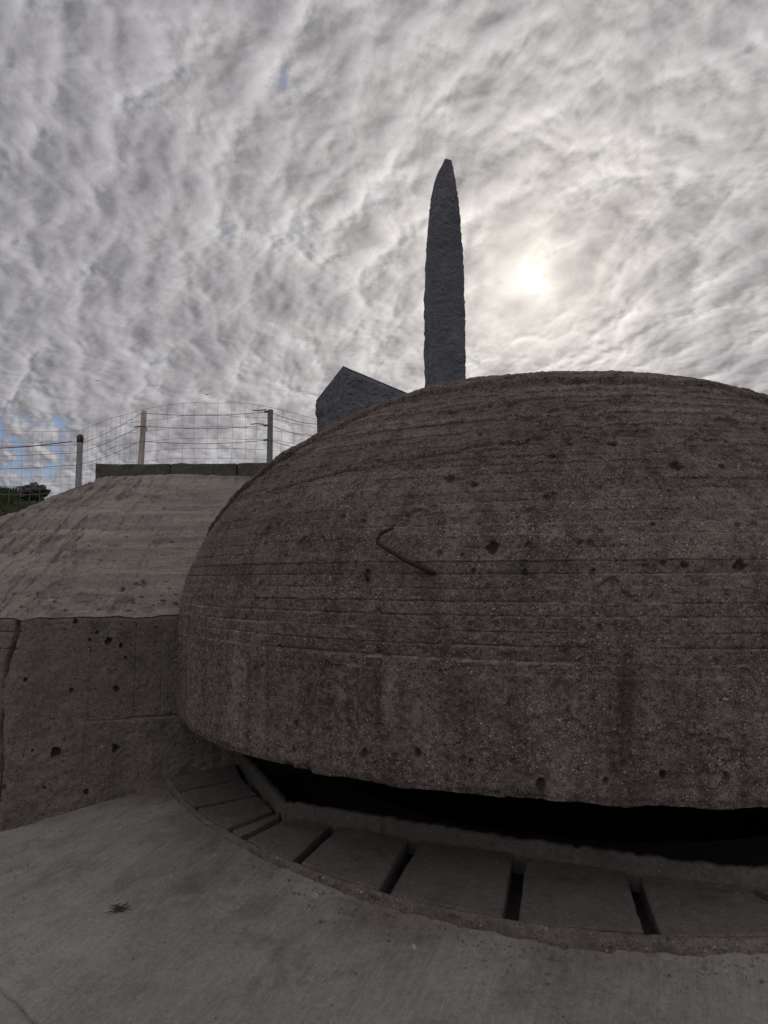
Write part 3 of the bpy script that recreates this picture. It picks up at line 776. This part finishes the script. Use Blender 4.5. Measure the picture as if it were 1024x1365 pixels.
# ------------------------------------------------------------------ granite monument
def px(x): return (x - 512) / 946
PY = 12.0
prof_z = np.array([2.9, 3.35, 4.45, 5.54, 6.27, 6.81, 7.09, 7.24, 7.35, 7.43])   # heights
prof_l = np.array([567.5, 567.5, 566.5, 567.5, 571, 575.5, 579.5, 584, 588.5, 592])
prof_r = np.array([621.5, 621.5, 620.5, 618.5, 614.3, 610.5, 607, 605, 603.5, 602])
def build_pylon():
    ns, nz = 40, 520
    z = np.linspace(.9, 7.43, nz)
    l = np.interp(z, prof_z, prof_l); r = np.interp(z, prof_z, prof_r)
    k = np.ones(9) / 9
    l = np.convolve(np.pad(l, 4, 'edge'), k, 'valid'); r = np.convolve(np.pad(r, 4, 'edge'), k, 'valid')
    k2 = .0945 * (PY * .9956 + z * .094) / 946 / .0945
    xl = (l - 512) * k2; xr = (r - 512) * k2
    w = xr - xl
    # corners: left, front-left, right, back
    f = w / w[0]
    c = [np.stack([xl, PY + .30 * f, z], -1), np.stack([xl + w * .17, PY - .22 * f, z], -1), np.stack([xr, PY - .02 * f, z], -1), np.stack([xr - w * .1, PY + .45 * f, z], -1)]
    cols = []; arr = []
    for a in range(4):
        p, q_ = c[a], c[(a + 1) % 4]
        for i in range(ns): cols.append(p + (q_ - p) * i / ns); arr.append(min(i, ns - i) / ns)
    cols.append(cols[0]); arr.append(arr[0])
    P = np.stack(cols, 0); ctr = P.mean(0, keepdims=True)
    dv = P - ctr; dv[..., 2] = 0; dv /= np.linalg.norm(dv, axis=-1, keepdims=True) + 1e-9
    arr = np.array(arr)[:, None]
    face = np.repeat(np.minimum(np.arange(P.shape[0]) // ns, 3)[:, None] * 9.0, nz, 1)
    ridge = fbm(np.stack([P[..., 0] * 2.2 + P[..., 2] * 1.1, P[..., 2] * 3.2 - P[..., 0] * 2.5, P[..., 1] * 2.2], -1), 5, 300, .55)
    fine = fbm(P * 17, 4, 301, .6)
    edge = np.exp(-(arr / .05) ** 2)
    d = .030 * np.abs(ridge) + .016 * fine - .02 * edge + .02 * edge * vnoise(np.stack([P[..., 2] * 5, face, 0 * face], -1), 302)
    d *= sm(7.5 - P[..., 2], 0, .5) * .8 + .2
    P = P + dv * d[..., None]
    nu = P.shape[0]
    verts = P.reshape(-1, 3).tolist(); faces = gridfaces(nu, nz, 0, False).tolist()
    verts.append(tuple(P[:-1, -1].mean(0) + np.array([0, 0, .015]))); tip = len(verts) - 1
    for i in range(nu - 1): faces.append((i * nz + nz - 1, (i + 1) * nz + nz - 1, tip))
    faces = [f_[::-1] for f_ in faces]
    o = make('granite_pylon', W(verts), faces, M_granite, None, False, tuple(W((1.05, PY, 1.0))))
    tag(o, 'tall rough grey granite pylon tapering to a point, rising behind the dome', 'monument')
build_pylon()

def build_slab():
    y = 11.0
    A = np.array([-.059 * y, y - .1, .304 * y])
    L = np.array([-.098 * (y + .75), y + .75, .256 * (y + .75)])
    Rr = np.array([.045 * (y + .3), y + .3, .262 * (y + .3)])
    Bk = L + Rr - A + np.array([0, .3, -.2])
    top = [L, A, Rr, Bk]
    ns, nz, nt = 46, 110, 40
    bot = [t * np.array([1, 1, 0]) + np.array([dx, 0, .85]) for t, dx in zip(top, (-.06, -.02, .1, .1))]
    bot[0] = np.array([-.0905 * (y + .75) - .0, y + .75, .85])
    V = []; F = []
    def addgrid(P, disp_dir, seed):
        n0, n1 = P.shape[:2]
        d = .07 * np.abs(fbm(P * 2.6, 5, seed, .6)) + .03 * fbm(P * 10, 4, seed + 1, .65)
        i, j = np.meshgrid(np.arange(n0) / (n0 - 1), np.arange(n1) / (n1 - 1), indexing='ij')
        e = np.minimum(np.minimum(i, 1 - i), np.minimum(j, 1 - j)); d = d * (.25 + .75 * sm(e, 0, .05)) - .015 * (1 - sm(e, 0, .04))
        P = P + np.array(disp_dir) * d[..., None]
        off = len(V); V.extend(P.reshape(-1, 3).tolist()); F.extend(gridfaces(n0, n1, off, False).tolist())
    for a in range(4):
        b_ = (a + 1) % 4
        s_ = np.linspace(0, 1, ns)[:, None, None]; t_ = np.linspace(0, 1, nz)[None, :, None]
        lo = bot[a] + (bot[b_] - bot[a]) * s_; hi = top[a] + (top[b_] - top[a]) * s_
        P = lo + (hi - lo) * t_
        n = np.cross(bot[b_] - bot[a], (0, 0, 1)); n = n / np.linalg.norm(n)
        addgrid(P, n, 310)
    s_ = np.linspace(0, 1, nt)[:, None, None]; t_ = np.linspace(0, 1, nt)[None, :, None]
    P = (top[1] * (1 - s_) + top[2] * s_) * (1 - t_) + (top[0] * (1 - s_) + top[3] * s_) * t_
    addgrid(P, (0, 0, 1), 320)
    o = make('granite_slab', W(V), F, M_granite, None, False, tuple(W((-.5, y + .4, .95))))
    tag(o, 'low wedge of rough grey granite with slanted top left of the tall pylon', 'monument stone')
build_slab()

# ------------------------------------------------------------------ wire fence
fence = thing('wire_fence', 'wire netting fence on three posts above the kerb blocks', 'fence', tuple(W((-2.5, 8.9, 1.0))))
def post_round(x, y, z0, z1, r, mat, cap=None, lean=(0, 0), square=False):
    mb = MB(); n = 4 if square else 12
    pts = [(x + lean[0] * t, y + lean[1] * t, z0 + (z1 - z0) * t) for t in np.linspace(0, 1, 9)]
    mb.tube([W(p) for p in pts], [r * S * (1.0 + .05 * math.sin(7 * i)) for i in range(9)], n)
    if not cap:
        return mb.build('post', mat, fence, not square)
    o = mb.build('post', mat, fence, True)
    mb = MB(); t = pts[-1]
    mb.tube([W((t[0], t[1], z1 - .09)), W((t[0], t[1], z1 - .01)), W((t[0], t[1], z1 + .02)), W((t[0], t[1], z1 + .032))], [r * 1.1 * S, r * 1.1 * S, r * .8 * S, r * .25 * S], 12)
    c = mb.build('post_cap', cap, fence, True); c.parent = o
    return o
ZTOP = 2.07
tag(post_round(-4.385, 10.1, .8, ZTOP - .02, .043, M_post_grey, M_cap), 'grey post with rusty cap')
tag(post_round(-3.00, 8.62, 1.0, ZTOP, .036, M_post_pale, None, (.035, 0)), 'pale leaning timber post')
tag(post_round(-1.395, 8.56, 1.0, ZTOP, .036, M_post_dark, None, (0, 0), True), 'dark steel post')
# three staples / lugs on the steel post
for z in (2.03, 1.86, 1.68):
    mb = MB(); mb.tube([W((-1.46, 8.50, z)), W((-1.40, 8.49, z + .004))], .016, 6); mb.build('wire_lug', M_strand, fence)

PATH = [(-6.9, 10.35), (-4.385, 10.05), (-2.975, 8.58), (-1.395, 8.51), (-.72, 8.95), (.2, 9.4)]
def along(s):
    pts = np.array(PATH); L = np.concatenate([[0], np.cumsum(np.linalg.norm(np.diff(pts, axis=0), axis=1))])
    return np.stack([np.interp(s, L, pts[:, i]) for i in (0, 1)], -1), L
_, PL = along(np.array([0.0]))
def net_top(s):
    return np.interp(s, PL, [2.22, 2.10, 2.08, 2.09, 2.02, 1.9]) + .07 * np.sin(np.clip((s - PL[2]) / (PL[3] - PL[2]), 0, 1) * math.pi) + .03 * np.sin(np.clip((s - PL[1]) / (PL[2] - PL[1]), 0, 1) * math.pi)
def net_pt(s, f):
    """f = 0 top wire, 1 bottom wire"""
    s = np.asarray(s, float); xy, _ = along(s)
    bulge = .05 * vnoise(np.stack([s * 1.7, 0 * s + f * 2.3, 0 * s], -1), 400)
    zt = net_top(s); zb = .98 + .02 * vnoise(np.stack([s * 2, 0 * s, 0 * s], -1), 401)
    z = zt + (zb - zt) * f + .014 * vnoise(np.stack([s * 3.1, 0 * s + f * 7.7, 0 * s], -1), 402)
    return np.stack([xy[..., 0], xy[..., 1] - bulge, z], -1)
mb = MB(); L = PL[-1]
for f in np.linspace(0, 1, 10) ** .92:
    s = np.arange(0, L, .16); mb.tube([W(p) for p in net_pt(s, f)], .0030, 3, False)
for s0 in np.arange(.1, L, .155):
    f = np.linspace(0, 1, 12); s = s0 + .022 * vnoise(np.stack([f * 3, 0 * f + s0 * 13, 0 * f], -1), 403)
    P = np.stack([net_pt(np.array(a), b) for a, b in zip(s, f)])
    mb.tube([W(p) for p in P], .0023, 3, False)
mb.build('netting', M_wire, fence, True)
STR = [[1.99, 1.915, 2.03, 2.03, 1.97], [1.80, 1.80, 1.87, 1.865, 1.83], [1.60, 1.62, 1.68, 1.68, 1.66]]
for zs in STR:
    mb = MB(); pts = []
    for i in range(4):
        a, b_ = np.array([*PATH[i], zs[i]]), np.array([*PATH[i + 1], zs[i + 1]])
        for t in np.linspace(0, 1, 12)[:-1]:
            p = a + (b_ - a) * t; p[2] -= .025 * math.sin(math.pi * t) * (1 + .3 * i); p[1] -= .02; pts.append(W(p))
    mb.tube(pts, .0042, 4, False); mb.build('strand_wire', M_strand, fence, True)
mb = MB()
mb.tube([W((-5.7, 10.12, 1.875)), W((-5.1, 10.06, 1.895)), W((-4.46, 10.0, 1.955))], .010, 5)
o = mb.build('red_cord', M_red, fence); tag(o, 'long red cord tied to the capped post')
for pts, lab in (([(-1.60, 8.47, 2.045), (-1.53, 8.46, 2.035), (-1.43, 8.47, 2.05)], 'red tie at the top of the steel post'),
            ([(-1.62, 8.47, 1.868), (-1.55, 8.46, 1.874), (-1.45, 8.47, 1.868)], 'red tie on the second wire of the steel post'),
            ([(-3.06, 8.55, 1.85), (-2.99, 8.535, 1.86), (-2.91, 8.55, 1.85), (-2.90, 8.55, 1.80)], 'red tie on the timber post')):
    mb = MB(); mb.tube([W(p) for p in pts], .009, 5); tag(mb.build('red_tie', M_red, fence), lab)

# grit and crumbs of concrete lying along the foot of the lip and on the paving
NG = 900; V = []; F = []
for i in range(NG):
    a = rng.uniform(-2.75, -1.2)
    if i < 760: r_ = float(rout(a)) + .035 + abs(rng.normal(0, .06))
    else: r_ = rng.uniform(2.62, 3.46)
    x, y = SC[0] + r_ * math.cos(a), SC[1] + r_ * math.sin(a)
    if (x - P0[0]) * E2[0] + (y - P0[1]) * E2[1] > -.03: continue
    c = W((x, y, float(apron_z(np.array(x), np.array(y))) + .002)); sz = rng.uniform(.0018, .0055) * (1.6 if rng.random() < .08 else 1)
    D = rng.normal(0, 1, (6, 3)); D = np.array([(1, 0, 0), (-1, 0, 0), (0, 1, 0), (0, -1, 0), (0, 0, 1), (0, 0, -1)], float) * rng.uniform(.6, 1.2, (6, 1)) + .2 * D
    n0 = len(V); V += (c + D * sz).tolist()
    F += [(n0 + p, n0 + q_, n0 + t_) for p, q_, t_ in ((0, 2, 4), (2, 1, 4), (1, 3, 4), (3, 0, 4), (2, 0, 5), (1, 2, 5), (3, 1, 5), (0, 3, 5))]
o = make('gravel', V, F, M_wall); tag(o, 'scattered grit along the foot of the sill', 'grit', kind='stuff')

# ------------------------------------------------------------------ dry weeds lying on the paving
def weed(x, y, n, size, seed, lab):
    r = random.Random(seed); mb = MB(); z = float(apron_z(np.array(x), np.array(y)))
    for i in range(n):
        a = r.uniform(0, 2 * math.pi); L = size * r.uniform(.4, 1); up = r.uniform(.1, .9) * size * .5
        p0 = np.array([x + r.gauss(0, size * .18), y + r.gauss(0, size * .18), z + .002])
        pts = [p0]
        for k in range(1, 5):
            a += r.uniform(-.7, .7)
            pts.append(pts[-1] + np.array([math.cos(a) * L / 4, math.sin(a) * L / 4, (up if k < 3 else -up * .6) / 4]))
        mb.tube([W(p) for p in pts], [.0022, .002, .0016, .0013, .0008], 4)
    o = mb.build('dry_weed', M_twig, None, False, tuple(W((x, y, z)))); tag(o, lab, 'weed', 'dead weeds on the paving')
weed(-.985, 2.765, 40, .05, 5, 'tangled dead weed tuft lying alone mid-slope on the left paving')
weed(-1.14, 2.13, 14, .05, 9, 'sparse dry weed sprig by the joint in the bottom left corner')

# ------------------------------------------------------------------ two gulls far off
def bird(d, dx, dz, span, roll, lab):
    p = np.array([dx * d, d, dz * d]); mb = MB()
    c = W(p)
    u = np.array([math.cos(roll), 0, math.sin(roll)]); f = np.array([.25, .95, .1]); v = np.cross(u, f) * -1
    body = [c - f * span * .28, c - f * span * .12, c + f * span * .1, c + f * span * .24]
    root = thing('bird', lab, 'bird', tuple(c), 'gulls in the sky')
    mb.tube(body, [.01, span * .055, span * .05, .01], 8); mb.build('body', M_bird, root, True)
    for sg in (-1, 1):
        w = MB(); pts = [c, c + u * sg * span * .22 + np.array([0, 0, span * .10]), c + u * sg * span * .5 + np.array([0, 0, span * .02])]
        ch = [span * .10, span * .08, span * .015]; V = []
        for q_, h in zip(pts, ch):
            V += [q_ + f * h, q_ - f * h, q_ + np.array([0, 0, .02 * span])]
        F = []
        for k in range(2):
            for a in range(3): F.append((k * 3 + a, k * 3 + (a + 1) % 3, (k + 1) * 3 + (a + 1) % 3, (k + 1) * 3 + a))
        F += [(0, 2, 1), (6, 7, 8)]
        w.add(V, F); w.build('wing', M_bird, root)
bird(64, -.255, .264, 1.05, -.12, 'small gull gliding in the sky above the steel fence post')
bird(84, -.413, .284, 1.0, .1, 'tiny gull in the sky up left of the timber fence post')

# ------------------------------------------------------------------ world: cloud sheet under a Nishita sky
SUN = Vector((.219, 1.0, .433)).normalized()
elev = math.asin(SUN.z); azim = math.atan2(SUN.x, SUN.y)
world = bpy.data.worlds.new('World'); scene.world = world; world.use_nodes = True
t = NT(world.node_tree); t.n.clear()
out = t.n.new('ShaderNodeOutputWorld'); bg = t.n.new('ShaderNodeBackground'); t.l.new(bg.outputs[0], out.inputs[0])
sky = t.n.new('ShaderNodeTexSky'); sky.sky_type = 'NISHITA'; sky.sun_disc = False
sky.sun_elevation = elev; sky.sun_rotation = azim; sky.air_density = 1.2; sky.dust_density = 1.5
dirv = t.vmath('NORMALIZE', t.node('ShaderNodeTexCoord').outputs['Generated'])
sp = t.node('ShaderNodeSeparateXYZ'); t.l.new(dirv, sp.inputs[0])
zz = t.math('ADD', t.math('MAXIMUM', sp.outputs[2], 0.0), .42)
cb = t.node('ShaderNodeCombineXYZ')
t.l.new(t.math('DIVIDE', sp.outputs[0], zz), cb.inputs[0]); t.l.new(t.math('DIVIDE', sp.outputs[1], zz), cb.inputs[1])
P = cb.outputs[0]
warp = t.vmath('SUBTRACT', t.noise(P, 1.6, 3, .55, 0, True), (.5, .5, .5))
Pw = t.vmath('ADD', P, t.vmath('SCALE', warp, scale=.12))
warp2 = t.vmath('SUBTRACT', t.noise(P, 7.0, 2, .6, 0, True), (.5, .5, .5))
Pw2 = t.vmath('ADD', Pw, t.vmath('SCALE', warp2, scale=.030))
def density(Pv):
    """altocumulus sheet: soft puffs strung in drifting rows, with finer ripples and fibres"""
    al = t.vmath('DOT_PRODUCT', Pv, (-.47, .88, 0)); ac = t.vmath('DOT_PRODUCT', Pv, (.88, .47, 0))
    rc = t.node('ShaderNodeCombineXYZ'); t.l.new(ac, rc.inputs[0]); t.l.new(t.math('MULTIPLY', al, .60), rc.inputs[1]); t.l.new(t.math('MULTIPLY', al, .15), rc.inputs[2])
    r = rc.outputs[0]
    cell = t.voro(r, 20, 'F1', 1.0).outputs['Distance']
    puff = t.noise(r, 15, 4, .5)
    rip = t.noise(t.vmath('MULTIPLY', r, (1.0, 1.25, 1.0)), 46, 5, .56)
    broad = t.noise(Pv, 2.2, 2, .5)
    v = t.math('MULTIPLY', t.math('SUBTRACT', .50, cell), .66)
    v = t.math('ADD', v, t.math('MULTIPLY', t.math('SUBTRACT', puff, .5), 1.05))
    v = t.math('ADD', v, t.math('MULTIPLY', t.math('SUBTRACT', rip, .5), .64))
    v = t.math('ADD', v, t.math('MULTIPLY', t.math('SUBTRACT', broad, .5), .55))
    return t.math('ADD', v, .50), rip
d, fine = density(Pw2)
sdir = Vector((SUN.x / (SUN.z + .42), SUN.y / (SUN.z + .42), 0))
tos = t.vmath('NORMALIZE', t.vmath('SUBTRACT', tuple(sdir), P))
d2, _f = density(t.vmath('ADD', Pw2, t.vmath('SCALE', tos, scale=.0105)))
relief = t.math('SUBTRACT', d, d2)          # > 0 on the side of a puff that faces the sun
cosang = t.vmath('DOT_PRODUCT', dirv, tuple(SUN))
ang = t.math('ARCCOSINE', t.math('MINIMUM', cosang, 1.0))
# a clearing low in the left of the view
gapd = t.vmath('DISTANCE', dirv, tuple(Vector((-.56, 1, .135)).normalized()))
gap = t.ramp(gapd, [(.06, 1), (.19, 0)])
d = t.math('SUBTRACT', d, t.math('MULTIPLY', gap, .42))
veil = t.math('EXPONENT', t.math('MULTIPLY', t.math('POWER', t.math('DIVIDE', ang, .10), 2.0), -1.0))
d = t.math('SUBTRACT', d, t.math('MULTIPLY', veil, .07))
cloud = t.ramp(d, [(.05, (.31, .325, .38)), (.16, (.46, .46, .485)), (.26, (.60, .59, .59)), (.42, (.56, .55, .55)), (.62, (.455, .447, .455)), (.95, (.34, .335, .35))], 'B_SPLINE')
shade = t.math('ADD', 1.0, t.math('MULTIPLY', relief, t.math('MULTIPLY', t.math('MINIMUM', t.math('DIVIDE', ang, .12), 1.0), 1.75)))
shade = t.math('MINIMUM', t.math('MAXIMUM', shade, .62), 1.4)
glow = t.math('EXPONENT', t.math('MULTIPLY', ang, -2.6))
glow2 = t.math('EXPONENT', t.math('MULTIPLY', t.math('POWER', t.math('DIVIDE', ang, .16), 1.5), -1.0))
gain = t.math('ADD', .46, t.math('MULTIPLY', glow, 1.06))
# extra sky gain added overhead and behind the viewer, unseen, to brighten the foreground
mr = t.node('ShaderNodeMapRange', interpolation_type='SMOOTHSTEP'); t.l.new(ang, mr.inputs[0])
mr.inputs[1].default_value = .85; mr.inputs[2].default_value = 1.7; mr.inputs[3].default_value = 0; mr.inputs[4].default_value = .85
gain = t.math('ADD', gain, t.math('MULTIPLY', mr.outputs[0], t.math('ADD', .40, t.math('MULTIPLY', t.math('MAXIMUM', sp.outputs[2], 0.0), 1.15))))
gain = t.math('ADD', gain, t.math('MULTIPLY', glow2, .12))
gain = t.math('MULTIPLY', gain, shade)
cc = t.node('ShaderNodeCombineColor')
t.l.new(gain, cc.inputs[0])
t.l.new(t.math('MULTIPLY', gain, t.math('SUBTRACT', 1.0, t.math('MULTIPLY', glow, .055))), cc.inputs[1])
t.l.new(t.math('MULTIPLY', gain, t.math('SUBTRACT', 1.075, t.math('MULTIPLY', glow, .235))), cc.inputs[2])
cloud = t.mix(t.ramp(sp.outputs[2], [(.0, .85), (.16, 0)]), cloud, (.50, .49, .495))
cloud = t.mix(t.math('MULTIPLY', t.ramp(d, [(.05, 1), (.3, 0)]), t.math('MINIMUM', t.math('MULTIPLY', glow, 1.3), 1.0)), cloud, (.66, .65, .63))
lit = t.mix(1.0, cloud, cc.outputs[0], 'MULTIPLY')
# the veiled sun itself
disc = t.math('EXPONENT', t.math('MULTIPLY', t.math('POWER', t.math('DIVIDE', ang, .018), 1.1), -1.0))
disc = t.math('MULTIPLY', t.math('MULTIPLY', disc, t.ramp(fine, [(.34, .25), (.62, 1.5)])), t.ramp(d, [(.2, 1.15), (.8, .7)]))
sunl = t.node('ShaderNodeMix', data_type='RGBA', blend_type='ADD'); sunl.clamp_result = False; sunl.clamp_factor = False
t.l.new(disc, sunl.inputs[0]); t.l.new(lit, sunl.inputs[6]); sunl.inputs[7].default_value = (.66, .66, .63, 1)
skyc = t.mix(1.0, sky.outputs[0], (.038, .050, .078), 'MULTIPLY')
hole = t.ramp(d, [(-.04, 1), (.10, 0)])
final = t.mix(t.math('MULTIPLY', t.math('MULTIPLY', hole, .85), t.math('SUBTRACT', 1.0, t.math('MINIMUM', t.math('MULTIPLY', glow, 1.5), 1.0))), sunl.outputs[2], skyc)
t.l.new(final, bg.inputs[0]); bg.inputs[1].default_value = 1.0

sun = bpy.data.lights.new('sun', 'SUN'); sun.energy = 1.5; sun.angle = math.radians(10); sun.color = (1, .93, .84)
so = bpy.data.objects.new('sun', sun); COL.objects.link(so)
so.rotation_euler = (-SUN).to_track_quat('-Z', 'Y').to_euler()

# ------------------------------------------------------------------ camera
cam = bpy.data.cameras.new('camera'); co = bpy.data.objects.new('camera', cam); COL.objects.link(co)
cam.sensor_fit = 'VERTICAL'; cam.sensor_height = 36; cam.sensor_width = 27; cam.lens = 36 * 946 / 1365
cam.clip_start = .05; cam.clip_end = 6000
co.location = (0, 0, EYE); co.rotation_euler = (math.radians(95.4), 0, 0)
scene.camera = co
scene.view_settings.view_transform = 'Standard'; scene.view_settings.look = 'None'
scene.view_settings.exposure = 0; scene.view_settings.gamma = 1
scene.cycles.max_bounces = 4
scene.cycles.use_adaptive_sampling = True
scene.cycles.adaptive_threshold = .02
